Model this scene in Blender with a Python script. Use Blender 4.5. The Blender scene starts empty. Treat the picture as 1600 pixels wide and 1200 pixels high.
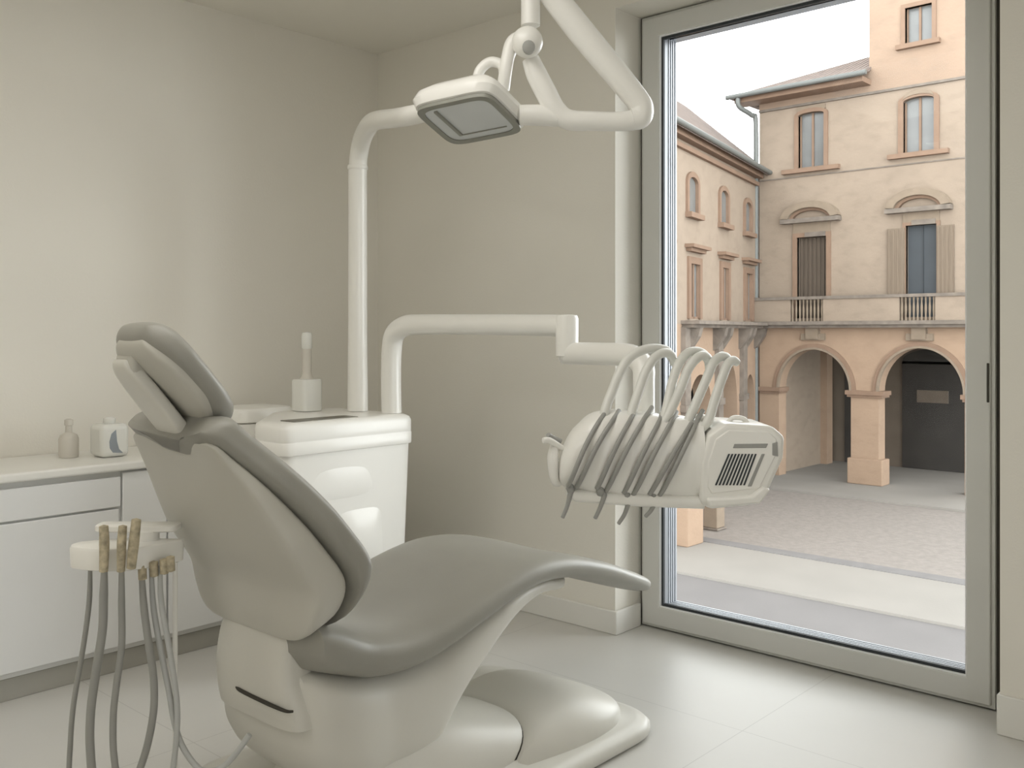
import bpy, bmesh, math, random
from mathutils import Vector, Matrix
random.seed(4)
C = bpy.context.scene.collection
sc = bpy.context.scene
PI = math.pi
YAW = math.atan2(1355, 1500)

# ---------------------------------------------------------------- camera
cd = bpy.data.cameras.new('camera')
cam = bpy.data.objects.new('camera', cd); C.objects.link(cam)
cam.location = (0, 0, 1.25)
cam.rotation_euler = (PI/2, 0, YAW)
cd.sensor_width = 36.0
cd.lens = 36.0*1500/1600
cd.shift_y = -80/1600
cd.clip_start = .05; cd.clip_end = 400
sc.camera = cam

# ---------------------------------------------------------------- world, lights, exposure
w = bpy.data.worlds.new('overcast_sky'); sc.world = w
w.use_nodes = True
wn = w.node_tree.nodes; wl = w.node_tree.links
wn.clear()
out = wn.new('ShaderNodeOutputWorld'); bg = wn.new('ShaderNodeBackground')
tc = wn.new('ShaderNodeTexCoord'); nz = wn.new('ShaderNodeTexNoise'); cr = wn.new('ShaderNodeValToRGB')
nz.inputs['Scale'].default_value = 2.5
cr.color_ramp.elements[0].color = (.95, .97, 1.0, 1); cr.color_ramp.elements[1].color = (1, .99, .975, 1)
wl.new(tc.outputs['Generated'], nz.inputs['Vector']); wl.new(nz.outputs['Fac'], cr.inputs['Fac'])
wl.new(cr.outputs['Color'], bg.inputs['Color'])
# thin overcast: the sky is brightest in the haze near the horizon and calmer overhead
sx = wn.new('ShaderNodeSeparateXYZ'); mr = wn.new('ShaderNodeMapRange')
wl.new(tc.outputs['Generated'], sx.inputs[0]); wl.new(sx.outputs['Z'], mr.inputs['Value'])
mr.inputs['From Min'].default_value = .1; mr.inputs['From Max'].default_value = .75
mr.inputs['To Min'].default_value = 5.4; mr.inputs['To Max'].default_value = 2.0
wl.new(mr.outputs[0], bg.inputs['Strength'])
wl.new(bg.outputs[0], out.inputs[0])

def area(name, loc, rot, sx, sy, power, col=(1, 1, 1)):
    l = bpy.data.lights.new(name, 'AREA'); l.shape = 'RECTANGLE'; l.size = sx; l.size_y = sy
    l.energy = power; l.color = col
    o = bpy.data.objects.new(name, l); C.objects.link(o); o.location = loc; o.rotation_euler = rot
    return o
# added unseen fill lights under the ceiling, over the chair and behind the viewer
area('ceiling_fill_light', (-1.9, 1.1, 2.68), (0, 0, 0), 1.2, 1.4, 13, (1, .97, .92))
area('ceiling_fill_light', (-2.1, -1.0, 2.68), (0, 0, 0), .9, .9, 11, (1, .97, .92))
# added fill light out of view at the right wall, brightening the left side
area('side_fill_light', (1.46, .6, 1.45), (0, PI/2, 0), 1.8, 1.9, 10.5, (.97, .98, 1.0))
sc.view_settings.view_transform = 'Standard'
sc.view_settings.look = 'None'
sc.view_settings.exposure = 0.38
sc.view_settings.gamma = 1.0
sc.view_settings.use_curve_mapping = False
sc.cycles.max_bounces = 10
sc.cycles.diffuse_bounces = 6
sc.cycles.use_denoising = True

# ---------------------------------------------------------------- materials
def mat(name, col, rough=.5, var=.04, scale=6.0, bump=0.0, bscale=60.0, metallic=0.0, spec=.5, coat=0.0, stretch=(1, 1, 1)):
    m = bpy.data.materials.new(name); m.use_nodes = True
    nt = m.node_tree; n = nt.nodes; l = nt.links
    b = n['Principled BSDF']
    b.inputs['Roughness'].default_value = rough
    b.inputs['Metallic'].default_value = metallic
    b.inputs['Specular IOR Level'].default_value = spec
    b.inputs['Coat Weight'].default_value = coat
    t = n.new('ShaderNodeTexCoord'); mp = n.new('ShaderNodeMapping'); mp.inputs['Scale'].default_value = stretch
    l.new(t.outputs['Object'], mp.inputs['Vector'])
    x = n.new('ShaderNodeTexNoise'); x.inputs['Scale'].default_value = scale; x.inputs['Detail'].default_value = 4
    l.new(mp.outputs[0], x.inputs['Vector'])
    r = n.new('ShaderNodeValToRGB')
    r.color_ramp.elements[0].position = .3; r.color_ramp.elements[1].position = .7
    r.color_ramp.elements[0].color = tuple(c*(1-var) for c in col)+(1,)
    r.color_ramp.elements[1].color = tuple(min(1, c*(1+var)) for c in col)+(1,)
    l.new(x.outputs['Fac'], r.inputs['Fac']); l.new(r.outputs['Color'], b.inputs['Base Color'])
    if bump:
        y = n.new('ShaderNodeTexNoise'); y.inputs['Scale'].default_value = bscale; y.inputs['Detail'].default_value = 5
        l.new(mp.outputs[0], y.inputs['Vector'])
        q = n.new('ShaderNodeBump'); q.inputs['Strength'].default_value = bump; q.inputs['Distance'].default_value = .02
        l.new(y.outputs['Fac'], q.inputs['Height']); l.new(q.outputs[0], b.inputs['Normal'])
    return m

def tile_mat():
    m = mat('floor_tiles', (.60, .59, .56), .38, .015, 3.0)
    nt = m.node_tree; n = nt.nodes; l = nt.links; b = n['Principled BSDF']
    g = n.new('ShaderNodeNewGeometry'); mp = n.new('ShaderNodeMapping')
    mp.inputs['Location'].default_value = (1.484+1.2*4, -2.722+1.2*4, 0)
    l.new(g.outputs['Position'], mp.inputs['Vector'])
    sp = n.new('ShaderNodeSeparateXYZ'); l.new(mp.outputs[0], sp.inputs[0])
    fac = None
    for ax in 'XY':
        a = n.new('ShaderNodeMath'); a.operation = 'PINGPONG'; a.inputs[1].default_value = .6
        l.new(sp.outputs[ax], a.inputs[0])
        c = n.new('ShaderNodeMath'); c.operation = 'LESS_THAN'; c.inputs[1].default_value = .0016
        l.new(a.outputs[0], c.inputs[0])
        if fac is None: fac = c
        else:
            d = n.new('ShaderNodeMath'); d.operation = 'MAXIMUM'
            l.new(fac.outputs[0], d.inputs[0]); l.new(c.outputs[0], d.inputs[1]); fac = d
    mx = n.new('ShaderNodeMix'); mx.data_type = 'RGBA'
    src = b.inputs['Base Color'].links[0].from_socket
    l.new(fac.outputs[0], mx.inputs['Factor']); l.new(src, mx.inputs['A']); mx.inputs['B'].default_value = (.49, .48, .455, 1)
    l.new(mx.outputs['Result'], b.inputs['Base Color'])
    return m

def roof_mat():
    m = mat('roof_tiles', (.185, .145, .125), .9, .25, 5.0, 0)
    nt = m.node_tree; n = nt.nodes; l = nt.links; b = n['Principled BSDF']
    t = n.new('ShaderNodeTexCoord'); wv = n.new('ShaderNodeTexWave'); wv.bands_direction = 'X'
    wv.inputs['Scale'].default_value = 1.6; wv.inputs['Distortion'].default_value = .6
    l.new(t.outputs['Object'], wv.inputs['Vector'])
    q = n.new('ShaderNodeBump'); q.inputs['Strength'].default_value = .8; q.inputs['Distance'].default_value = .08
    l.new(wv.outputs['Fac'], q.inputs['Height']); l.new(q.outputs[0], b.inputs['Normal'])
    return m

def plaster_mat(name, col, stain):
    """weathered brick-backed plaster: large blotches, faint courses, small bumps"""
    m = mat(name, col, .92, .05, .9, .5, 9.0)
    nt = m.node_tree; n = nt.nodes; l = nt.links; b = n['Principled BSDF']
    t = n.new('ShaderNodeTexCoord')
    mp = n.new('ShaderNodeMapping'); mp.inputs['Scale'].default_value = (.8, .8, 1.5)
    l.new(t.outputs['Object'], mp.inputs['Vector'])
    z = n.new('ShaderNodeTexNoise'); z.inputs['Scale'].default_value = 2.2; z.inputs['Detail'].default_value = 6; z.inputs['Roughness'].default_value = .65
    l.new(mp.outputs[0], z.inputs['Vector'])
    r = n.new('ShaderNodeValToRGB'); r.color_ramp.elements[0].position = .48; r.color_ramp.elements[1].position = .72
    r.color_ramp.elements[0].color = (0, 0, 0, 1); r.color_ramp.elements[1].color = (.55, .55, .55, 1)
    l.new(z.outputs['Fac'], r.inputs['Fac'])
    mx = n.new('ShaderNodeMix'); mx.data_type = 'RGBA'
    src = b.inputs['Base Color'].links[0].from_socket
    l.new(r.outputs['Color'], mx.inputs['Factor']); l.new(src, mx.inputs['A']); mx.inputs['B'].default_value = stain+(1,)
    l.new(mx.outputs['Result'], b.inputs['Base Color'])
    return m

def glass_mat():
    m = bpy.data.materials.new('window_glass'); m.use_nodes = True
    nt = m.node_tree; n = nt.nodes; l = nt.links; n.clear()
    o = n.new('ShaderNodeOutputMaterial'); mx = n.new('ShaderNodeMixShader')
    tr = n.new('ShaderNodeBsdfTransparent'); gl = n.new('ShaderNodeBsdfGlossy'); fr = n.new('ShaderNodeFresnel')
    nzz = n.new('ShaderNodeTexNoise'); nzz.inputs['Scale'].default_value = 3
    rr = n.new('ShaderNodeMapRange'); rr.inputs['To Min'].default_value = .0; rr.inputs['To Max'].default_value = .015
    l.new(nzz.outputs['Fac'], rr.inputs['Value']); l.new(rr.outputs[0], gl.inputs['Roughness'])
    tr.inputs['Color'].default_value = (.97, .985, .98, 1)
    fr.inputs['IOR'].default_value = 1.12      # low reflectivity, so the added ceiling light does not mirror in the pane
    l.new(fr.outputs[0], mx.inputs[0]); l.new(tr.outputs[0], mx.inputs[1]); l.new(gl.outputs[0], mx.inputs[2])
    l.new(mx.outputs[0], o.inputs[0])
    return m

M = dict(
    wall=mat('warm_white_wall_paint', (.78, .755, .69), .85, .008, 2.0, .05, 120),
    ceil=mat('ceiling_paint', (.78, .755, .69), .9, .008, 2.0),
    floor=tile_mat(),
    base=mat('baseboard_paint', (.76, .75, .71), .5, .01),
    frame=mat('window_frame_lacquer', (.62, .62, .59), .38, .01),
    bright=mat('frame_bright_edge', (.86, .87, .88), .3, .01),
    gasket=mat('black_rubber_gasket', (.03, .035, .04), .6, .1),
    alu=mat('pale_aluminium', (0.328, 0.342, 0.367), .35, .03, metallic=.3),
    glass=glass_mat(),
    dark=mat('dark_gap', (.05, .045, .035), .8, .1),
    white=mat('white_enamel', (.86, .85, .81), .28, .01, coat=.15),
    shell=mat('warm_grey_shell_plastic', (.52, .507, .455), .42, .015),
    body=mat('chair_body_plastic', (.64, .627, .575), .4, .012),
    pad=mat('grey_upholstery', (.30, .293, .26), .42, .03, 8, .04, 300, spec=.5),
    padl=mat('light_grey_upholstery', (.47, .46, .42), .42, .03, 8, .04, 300, spec=.5),
    cab=mat('cabinet_lacquer', (.76, .765, .76), .4, .01),
    cabin=mat('cabinet_carcass', (.70, .70, .68), .5, .01),
    plinth=mat('grey_plinth', (.36, .35, .31), .6, .03),
    top=mat('worktop_solid_surface', (.80, .79, .75), .3, .01),
    tube=mat('grey_hose_rubber', (.33, .33, .31), .45, .05),
    tubel=mat('pale_hose_rubber', (.50, .51, .50), .4, .05),
    whip=mat('white_hose_silicone', (.72, .72, .68), .35, .02),
    tan=mat('tan_fitting', (.47, .41, .29), .6, .35, 60),
    lens=mat('lamp_lens', (.62, .64, .64), .15, .02),
    rim=mat('lamp_rim_grey', (.27, .27, .235), .45, .03),
    steel=mat('brushed_steel_tray', (.16, .15, .12), .35, .2, metallic=.5),
    clear=mat('frosted_plastic', (.74, .74, .70), .25, .02),
    tanp=mat('pale_tan_plastic', (.62, .59, .53), .5, .03),
    blue=mat('blue_grey_metal', (.28, .31, .34), .4, .1),
    ochre=plaster_mat('ochre_plaster', (0.272, 0.216, 0.166), (.20, .155, .118)),
    peach=plaster_mat('peach_plaster', (0.286, 0.205, 0.149), (.22, .165, .125)),
    pier=plaster_mat('pier_plaster', (.315, .222, .155), (.25, .172, .12)),
    trim=mat('terracotta_trim', (0.211, 0.138, 0.095), .85, .08, 3, .3, 20),
    stone=mat('grey_weathered_stone', (0.171, 0.144, 0.120), .9, .22, 4, .4, 14),
    lite=mat('pale_stone', (0.218, 0.171, 0.126), .9, .08, 5, .2, 20),
    roof=roof_mat(),
    gutter=mat('zinc_gutter', (0.131, 0.138, 0.131), .5, .05),
    pane=mat('old_window_pane', (0.157, 0.160, 0.157), .25, .1, 3),
    shut=mat('brown_shutter', (0.086, 0.065, 0.048), .8, .12, 3, .3, 10, stretch=(8, 8, .5)),
    shutl=mat('tan_shutter', (0.171, 0.131, 0.095), .8, .1, 3, .3, 10, stretch=(8, 8, .5)),
    bluep=mat('blue_grey_door_paint', (0.040, 0.047, 0.054), .6, .1, 2),
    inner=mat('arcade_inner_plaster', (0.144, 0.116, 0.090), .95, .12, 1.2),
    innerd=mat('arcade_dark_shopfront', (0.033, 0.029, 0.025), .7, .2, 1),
    cobble=mat('square_cobbles', (0.236, 0.212, 0.192), .95, .10, 7, .5, 16, stretch=(1, 1, 1)),
    pave=mat('pale_pavement', (0.249, 0.233, 0.211), .9, .05, .8, .2, 20),
    road=mat('grey_road', (0.166, 0.157, 0.154), .95, .06, 1.0, .3, 25),
    kerb=mat('kerb_stone', (0.172, 0.164, 0.161), .9, .08, 3, .2, 20),
)

# ---------------------------------------------------------------- mesh helpers
def box(bm, x0, x1, y0, y1, z0, z1):
    v = [bm.verts.new((x, y, z)) for x in (x0, x1) for y in (y0, y1) for z in (z0, z1)]
    for f in ((0, 1, 3, 2), (4, 6, 7, 5), (0, 4, 5, 1), (2, 3, 7, 6), (0, 2, 6, 4), (1, 5, 7, 3)):
        bm.faces.new([v[i] for i in f])
    return v

def prism(bm, pts, d0, d1, axis='y'):
    """closed outline extruded between d0 and d1 along one axis"""
    def P(a, b, d):
        return {'y': (a, d, b), 'x': (d, a, b), 'z': (a, b, d)}[axis]
    A = [bm.verts.new(P(a, b, d0)) for a, b in pts]
    B = [bm.verts.new(P(a, b, d1)) for a, b in pts]
    n = len(pts)
    bm.faces.new(A); bm.faces.new(B[::-1])
    for i in range(n):
        bm.faces.new((A[i], B[i], B[(i+1) % n], A[(i+1) % n]))

def spline(pts, k=6):
    """Catmull-Rom through the points"""
    P = [Vector(p) for p in pts]
    if len(P) < 3: return P
    P = [P[0]*2-P[1]]+P+[P[-1]*2-P[-2]]
    o = []
    for i in range(1, len(P)-2):
        a, b, c, d = P[i-1:i+3]
        for j in range(k):
            t = j/k
            o.append(.5*((2*b)+(c-a)*t+(2*a-5*b+4*c-d)*t*t+(3*b-a-3*c+d)*t**3))
    o.append(P[-2])
    return o

def tube(bm, pts, r, seg=14, k=6, smooth=True, cap=True):
    raw = [Vector(p) for p in pts]
    n0 = len(raw)
    P = spline(raw, k) if smooth and n0 > 2 else raw
    rs = r if isinstance(r, (list, tuple)) else [r]*n0
    rad = []
    for i in range(len(P)):
        u = i/(len(P)-1)*(n0-1); a = min(int(u), n0-2); t = u-a
        rad.append(rs[a]*(1-t)+rs[a+1]*t)
    T = []
    for i in range(len(P)):
        a = P[max(0, i-1)]; b = P[min(len(P)-1, i+1)]; T.append((b-a).normalized())
    up = Vector((0, 0, 1)) if abs(T[0].z) < .9 else Vector((1, 0, 0))
    nrm = (up-T[0]*up.dot(T[0])).normalized()
    rings = []
    for i, p in enumerate(P):
        nrm = (nrm-T[i]*nrm.dot(T[i])).normalized()
        bn = T[i].cross(nrm)
        rings.append([bm.verts.new(p+(nrm*math.cos(2*PI*j/seg)+bn*math.sin(2*PI*j/seg))*rad[i]) for j in range(seg)])
    for a, b in zip(rings, rings[1:]):
        for j in range(seg):
            bm.faces.new((a[j], a[(j+1) % seg], b[(j+1) % seg], b[j]))
    if cap:
        for ring, s in ((rings[0], -1), (rings[-1], 1)):
            i = 0 if s < 0 else -1
            c = bm.verts.new(P[i]+T[i]*s*rad[i]*.35)
            for j in range(seg):
                q = (ring[j], c, ring[(j+1) % seg]) if s > 0 else (ring[j], ring[(j+1) % seg], c)
                bm.faces.new(q)

def lathe(bm, prof, seg=24, c=(0, 0, 0)):
    rings = []
    for r, z in prof:
        rings.append([bm.verts.new((c[0]+r*math.cos(2*PI*j/seg), c[1]+r*math.sin(2*PI*j/seg), c[2]+z)) for j in range(seg)])
    for a, b in zip(rings, rings[1:]):
        for j in range(seg):
            bm.faces.new((a[j], a[(j+1) % seg], b[(j+1) % seg], b[j]))
    bm.faces.new(rings[0][::-1]); bm.faces.new(rings[-1])

def loft(bm, st, seg=40, post=None):
    """st: (centre, axisA, axisB, halfA, halfB, exponent) cross-sections; ends closed"""
    rings = []
    for si, (c, A, B, a, b, e) in enumerate(st):
        c = Vector(c); A = Vector(A).normalized(); B = Vector(B).normalized(); ring = []
        for j in range(seg):
            th = 2*PI*(j+.5)/seg; co, s = math.cos(th), math.sin(th)
            x = math.copysign(abs(co)**(2/e), co)*a; y = math.copysign(abs(s)**(2/e), s)*b
            p = c+A*x+B*y
            if post: p = Vector(post(p, si/(len(st)-1), x/max(a, 1e-6), y/max(b, 1e-6)))
            ring.append(bm.verts.new(p))
        rings.append(ring)
    for a, b in zip(rings, rings[1:]):
        for j in range(seg):
            bm.faces.new((a[j], a[(j+1) % seg], b[(j+1) % seg], b[j]))
    bm.faces.new(rings[0][::-1]); bm.faces.new(rings[-1])

def interp(tab, t):
    """smooth interpolation of rows (t, v1, v2 ...)"""
    if t <= tab[0][0]: return tab[0][1:]
    for i in range(len(tab)-1):
        a, b = tab[i], tab[i+1]
        if t <= b[0]:
            p = tab[i-1] if i > 0 else a; q = tab[i+2] if i+2 < len(tab) else b
            u = (t-a[0])/(b[0]-a[0]); h = b[0]-a[0]; r = []
            for k in range(1, len(a)):
                ma = (b[k]-p[k])/(b[0]-p[0]) if p is not a else (b[k]-a[k])/h
                mb = (q[k]-a[k])/(q[0]-a[0]) if q is not b else (b[k]-a[k])/h
                r.append((2*u**3-3*u*u+1)*a[k]+(u**3-2*u*u+u)*h*ma+(-2*u**3+3*u*u)*b[k]+(u**3-u*u)*h*mb)
            return r
    return tab[-1][1:]

def obj(name, bm, m, parent=None, world=True, bevel=0.0, sub=0, smooth=True, bseg=2, angle=40):
    bmesh.ops.recalc_face_normals(bm, faces=bm.faces)
    me = bpy.data.meshes.new(name); bm.to_mesh(me); bm.free()
    me.materials.append(M[m])
    o = bpy.data.objects.new(name, me); C.objects.link(o)
    if smooth:
        for p in me.polygons: p.use_smooth = True
        if not sub: me.set_sharp_from_angle(angle=math.radians(angle))
    if bevel:
        b = o.modifiers.new('bevel', 'BEVEL'); b.width = bevel; b.segments = bseg; b.limit_method = 'ANGLE'; b.angle_limit = math.radians(30)
    if sub:
        s = o.modifiers.new('subdivision', 'SUBSURF'); s.levels = sub; s.render_levels = sub
    if parent is not None:
        o.parent = parent
        if world:
            q = parent; off = Vector((0, 0, 0))
            while q is not None: off += Vector(q.location); q = q.parent
            o.location = -off
    return o

def B(): return bmesh.new()
def boxo(name, dims, m, parent=None, bevel=0.0, world=True, **k):
    b = B(); box(b, *dims); return obj(name, b, m, parent, world, bevel, **k)
def thing(name, label, cat, loc=(0, 0, 0), rz=0, group=None):
    o = bpy.data.objects.new(name, None); C.objects.link(o); o.empty_display_size = .1
    o.location = loc; o.rotation_euler = (0, 0, rz); tag(o, label, cat, group); return o
def tag(o, label, cat, group=None):
    o['label'] = label; o['category'] = cat; o['kind'] = 'thing'
    if group: o['group'] = group
    return o
def struct(o, label=None):
    o['kind'] = 'structure'; o['category'] = 'room' if 'category' not in o else o['category']
    if label: o['label'] = label
    return o
def S(o, label, cat):
    o['kind'] = 'structure'; o['label'] = label; o['category'] = cat; return o

# ================================================================ THE ROOM
XL, XR, YR, YB, YW, CZ = -3.872, 1.5, -1.8, 3.243, 3.42, 2.70
NX0, NX1, NZ = -2.352, -.878, 2.598            # the window niche
S(boxo('floor', (XL-.2, XR+.2, YR-.2, YW+.12, -.25, 0), 'floor', smooth=False), 'pale large-format tiled floor of the treatment room', 'floor')
S(boxo('ceiling', (XL-.2, XR+.2, YR-.2, YW+.12, CZ, CZ+.2), 'ceil', smooth=False), 'plain matt off-white ceiling', 'ceiling')
S(boxo('wall_left', (XL-.2, XL, YR-.2, YW+.12, 0, CZ), 'wall', smooth=False), 'long plain off-white wall behind the cabinet', 'wall')
b = B()
box(b, XL, NX0, YB, YW+.12, 0, CZ)
box(b, NX1, XR, YB, YW+.12, 0, CZ)
box(b, NX0, NX1, YB, YW+.12, NZ, CZ)
S(obj('wall_back', b, 'wall', smooth=False), 'off-white wall that holds the tall window in its niche', 'wall')
S(boxo('wall_rear', (XL-.2, XR+.2, YR-.2, YR, 0, CZ), 'wall', smooth=False), 'plain off-white wall behind the viewer', 'wall')
b = B()
box(b, XR, XR+.2, YR, -.45, 0, CZ); box(b, XR, XR+.2, 1.65, YW+.12, 0, CZ)
box(b, XR, XR+.2, -.45, 1.65, 0, .55); box(b, XR, XR+.2, -.45, 1.65, 2.5, CZ)
box(b, XR+.12, XR+.2, -.45, 1.65, .55, 2.5)
S(obj('wall_right', b, 'wall', smooth=False), 'plain off-white wall to the right of the viewer', 'wall')
# baseboards
b = B()
prism(b, [(XL, YB+.001), (NX0+.001, YB+.001), (NX0+.001, YW-.012), (NX0+.016, YW-.012), (NX0+.016, YB-.016), (XL, YB-.016)], 0, .098, 'z')
S(obj('baseboard_back', b, 'base', bevel=.004), 'white baseboard turning into the left side of the window niche', 'baseboard')
b = B(); prism(b, [(NX1, YB+.001), (XR, YB+.001), (XR, YB-.016), (NX1-.006, YB-.016), (NX1-.006, YB+.03), (NX1, YB+.03)], 0, .125, 'z')
S(obj('baseboard_right', b, 'base', bevel=.004), 'white baseboard to the right of the tall window', 'baseboard')

# the tall window
WX0, WX1, WZ1 = -2.343, -.935, 2.592
win = S(thing('window_1', '', 'window', ((WX0+WX1)/2, YW, 0)), 'tall white-framed window door looking onto the square', 'window')
b = B()   # mounting gap, dark
box(b, NX0-.002, WX0+.02, YW+.012, YW+.05, 0, NZ); box(b, WX1-.02, NX1+.002, YW+.012, YW+.05, 0, NZ)
box(b, NX0, NX1, YW+.012, YW+.05, WZ1-.02, NZ+.002); box(b, NX0, NX1, YW+.012, YW+.05, -.002, .02)
obj('frame_joint', b, 'dark', win, smooth=False)
def ring_rect(b, x0, x1, z0, z1, wl_, wr, wb, wt, y0, y1):
    A = [(x0, z0), (x1, z0), (x1, z1), (x0, z1)]; Bq = [(x0+wl_, z0+wb), (x1-wr, z0+wb), (x1-wr, z1-wt), (x0+wl_, z1-wt)]
    V = [[b.verts.new((x, y, z)) for x, z in q] for y in (y0, y1) for q in (A, Bq)]
    A0, B0, A1, B1 = V
    for i in range(4):
        j = (i+1) % 4
        b.faces.new((A0[i], A0[j], B0[j], B0[i])); b.faces.new((A1[i], B1[i], B1[j], A1[j]))
        b.faces.new((B0[i], B0[j], B1[j], B1[i])); b.faces.new((A0[i], A1[i], A1[j], A0[j]))
b = B(); ring_rect(b, WX0+.004, WX1-.004, .006, WZ1, .030, .030, .030, .030, YW-.004, YW+.07)
obj('outer_frame', b, 'frame', win, bevel=.003)
b = B(); ring_rect(b, WX0+.016, WX1-.016, .018, WZ1-.012, .082, .076, .080, .082, YW-.016, YW+.06)
obj('sash', b, 'frame', win, bevel=.004)
b = B(); ring_rect(b, WX0+.096, WX1-.090, .096, WZ1-.092, .006, .006, .006, .006, YW-.010, YW+.058)
obj('glazing_bead', b, 'bright', win, bevel=.0015)
gx0, gx1, gz0, gz1 = WX0+.102, WX1-.096, .102, WZ1-.098
b = B(); ring_rect(b, gx0, gx1, gz0, gz1, .009, .003, .011, .011, YW+.0, YW+.012)
obj('gasket', b, 'gasket', win)
b = B()
for i, yy in enumerate((.044, .060, .076, .094)):
    ring_rect(b, gx0-.012, gx1+.012, gz0-.012, gz1+.012, .020, .006, .014, .010, YW+yy, YW+yy+.007)
ring_rect(b, gx0-.016, gx1+.016, gz0-.016, gz1+.016, .020, .016, .016, .016, YW+.012, YW+.112)
obj('outer_channel', b, 'alu', win, bevel=.001)
boxo('pane', (gx0+.002, gx1-.002, YW+.032, YW+.038, gz0+.002, gz1-.002), 'glass', win, smooth=False)
boxo('handle_slot', (-.962, -.954, YW-.019, YW-.012, 1.02, 1.15), 'dark', win, bevel=.002)

# ================================================================ BASE CABINET ALONG THE LEFT WALL
cab = thing('base_cabinet', 'low white base cabinet with drawers standing along the left wall', 'cabinet', (-3.64, 1.4, 0))
CF = -3.432
boxo('plinth', (XL+.004, -3.455, .2, 2.6, 0.001, .075), 'plinth', cab)
boxo('carcass', (XL+.004, CF-.018, .2, 2.6, .077, .742), 'cabin', cab, bevel=.002)
for y0, y1 in ((.24, 1.655),):
    boxo('drawer', (CF-.017, CF, y0, y1, .612, .722), 'cab', cab, bevel=.003)
    boxo('door', (CF-.017, CF, y0, 1.648, .098, .604), 'cab', cab, bevel=.003)
for y0, y1, z0, z1 in ((1.662, 1.835, .098, .735), (1.843, 2.22, .098, .735), (2.228, 2.6, .098, .735)):
    boxo('door', (CF-.017, CF, y0, y1, z0, z1), 'cab', cab, bevel=.003)
b = B(); prism(b, [(CF-.02, .722), (CF-.02, .732), (XL+.02, .732), (XL+.02, .722)], .24, 1.66, 'y')
obj('shadow_rail', b, 'dark', cab)
wt = boxo('worktop', (XL+.002, CF+.018, .2, 2.62, .744, .776), 'top', bevel=.008, bseg=3)
tag(wt, 'continuous white worktop lying on the low base cabinet', 'worktop')

# things on the worktop
def at_counter(x, y): return (x, y, .777)
t = thing('tissue_dispenser', 'small white countertop dispenser with dark curved opening, near the chair headrest', 'dispenser', at_counter(-3.62, 1.70))
b = B(); box(b, -.055, .055, -.055, .055, 0, .125); obj('housing', b, 'clear', t, world=False, bevel=.02, bseg=4)
b = B(); lathe(b, [(.018, .12), (.022, .13), (.022, .145), (.012, .15)], 16, (0, .0, 0)); obj('cap', b, 'clear', t, world=False)
b = B()
cres = [(.0, .105), (-.018, .09), (-.026, .06), (-.024, .035), (-.012, .018), (.028, .014), (.012, .03), (.004, .06), (.002, .085)]
prism(b, cres, .0525, .0562, 'x')
obj('opening', b, 'blue', t, world=False, bevel=.001)
b = B(); lathe(b, [(.034, 0), (.036, .01), (.036, .07), (.030, .085), (.013, .095), (.012, .12), (.016, .122), (.016, .142), (.008, .146)], 20)
o = obj('soap_bottle', b, 'tanp'); o.location = at_counter(-3.70, 1.58); tag(o, 'faint beige pump bottle at the back of the worktop, left of the dispenser', 'bottle')
t = thing('sterilizer_box', 'wide white rounded box with lid on the worktop behind the headrest', 'box', at_counter(-3.66, 2.36))
b = B(); loft(b, [((0, 0, z), (1, 0, 0), (0, 1, 0), a, a*1.15, 4) for z, a in ((0, .12), (.01, .125), (.085, .125), (.088, .12))]); obj('housing', b, 'white', t, world=False)
b = B(); loft(b, [((0, 0, z), (1, 0, 0), (0, 1, 0), a, a*1.15, 4) for z, a in ((.09, .123), (.094, .132), (.135, .132), (.15, .122), (.155, .09), (.157, .02))]); obj('lid', b, 'white', t, world=False)

# ================================================================ DENTAL UNIT WITH CUSPIDOR TOP
unit = thing('dental_unit', 'white side unit with slab top standing behind the treatment chair', 'dental unit', (-3.12, 2.35, 0))
b = B()
def rounded(pts, rad, k=5):
    o = []; n = len(pts)
    for i in range(n):
        p = Vector(pts[i]); a = (Vector(pts[i-1])-p); c = (Vector(pts[(i+1) % n])-p)
        r = min(rad, a.length*.45, c.length*.45); p0 = p+a.normalized()*r; p1 = p+c.normalized()*r
        for j in range(k+1):
            u = j/k; q = p0*(1-u)**2+p*2*u*(1-u)+p1*u*u; o.append((q.x, q.y))
    return o
def slab(b, pts, zs, k=5):
    """zs: rows (z, inset, radius)"""
    cx = sum(p[0] for p in pts)/len(pts); cy = sum(p[1] for p in pts)/len(pts); prev = None; rings = []
    for z, ins, rad in zs:
        n = len(pts); q = []
        for i in range(n):
            p = Vector(pts[i]); e0 = (p-Vector(pts[i-1])).normalized(); e1 = (Vector(pts[(i+1) % n])-p).normalized()
            n0 = Vector((-e0.y, e0.x)); n1 = Vector((-e1.y, e1.x)); m = (n0+n1); m = m/max(.3, m.dot(n0))
            q.append(p+m*ins)
        rings.append([b.verts.new((x, y, z)) for x, y in rounded([tuple(v) for v in q], rad, k)])
    for a, c in zip(rings, rings[1:]):
        m = len(a)
        for j in range(m): b.faces.new((a[j], a[(j+1) % m], c[(j+1) % m], c[j]))
    b.faces.new(rings[0][::-1]); b.faces.new(rings[-1])
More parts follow.
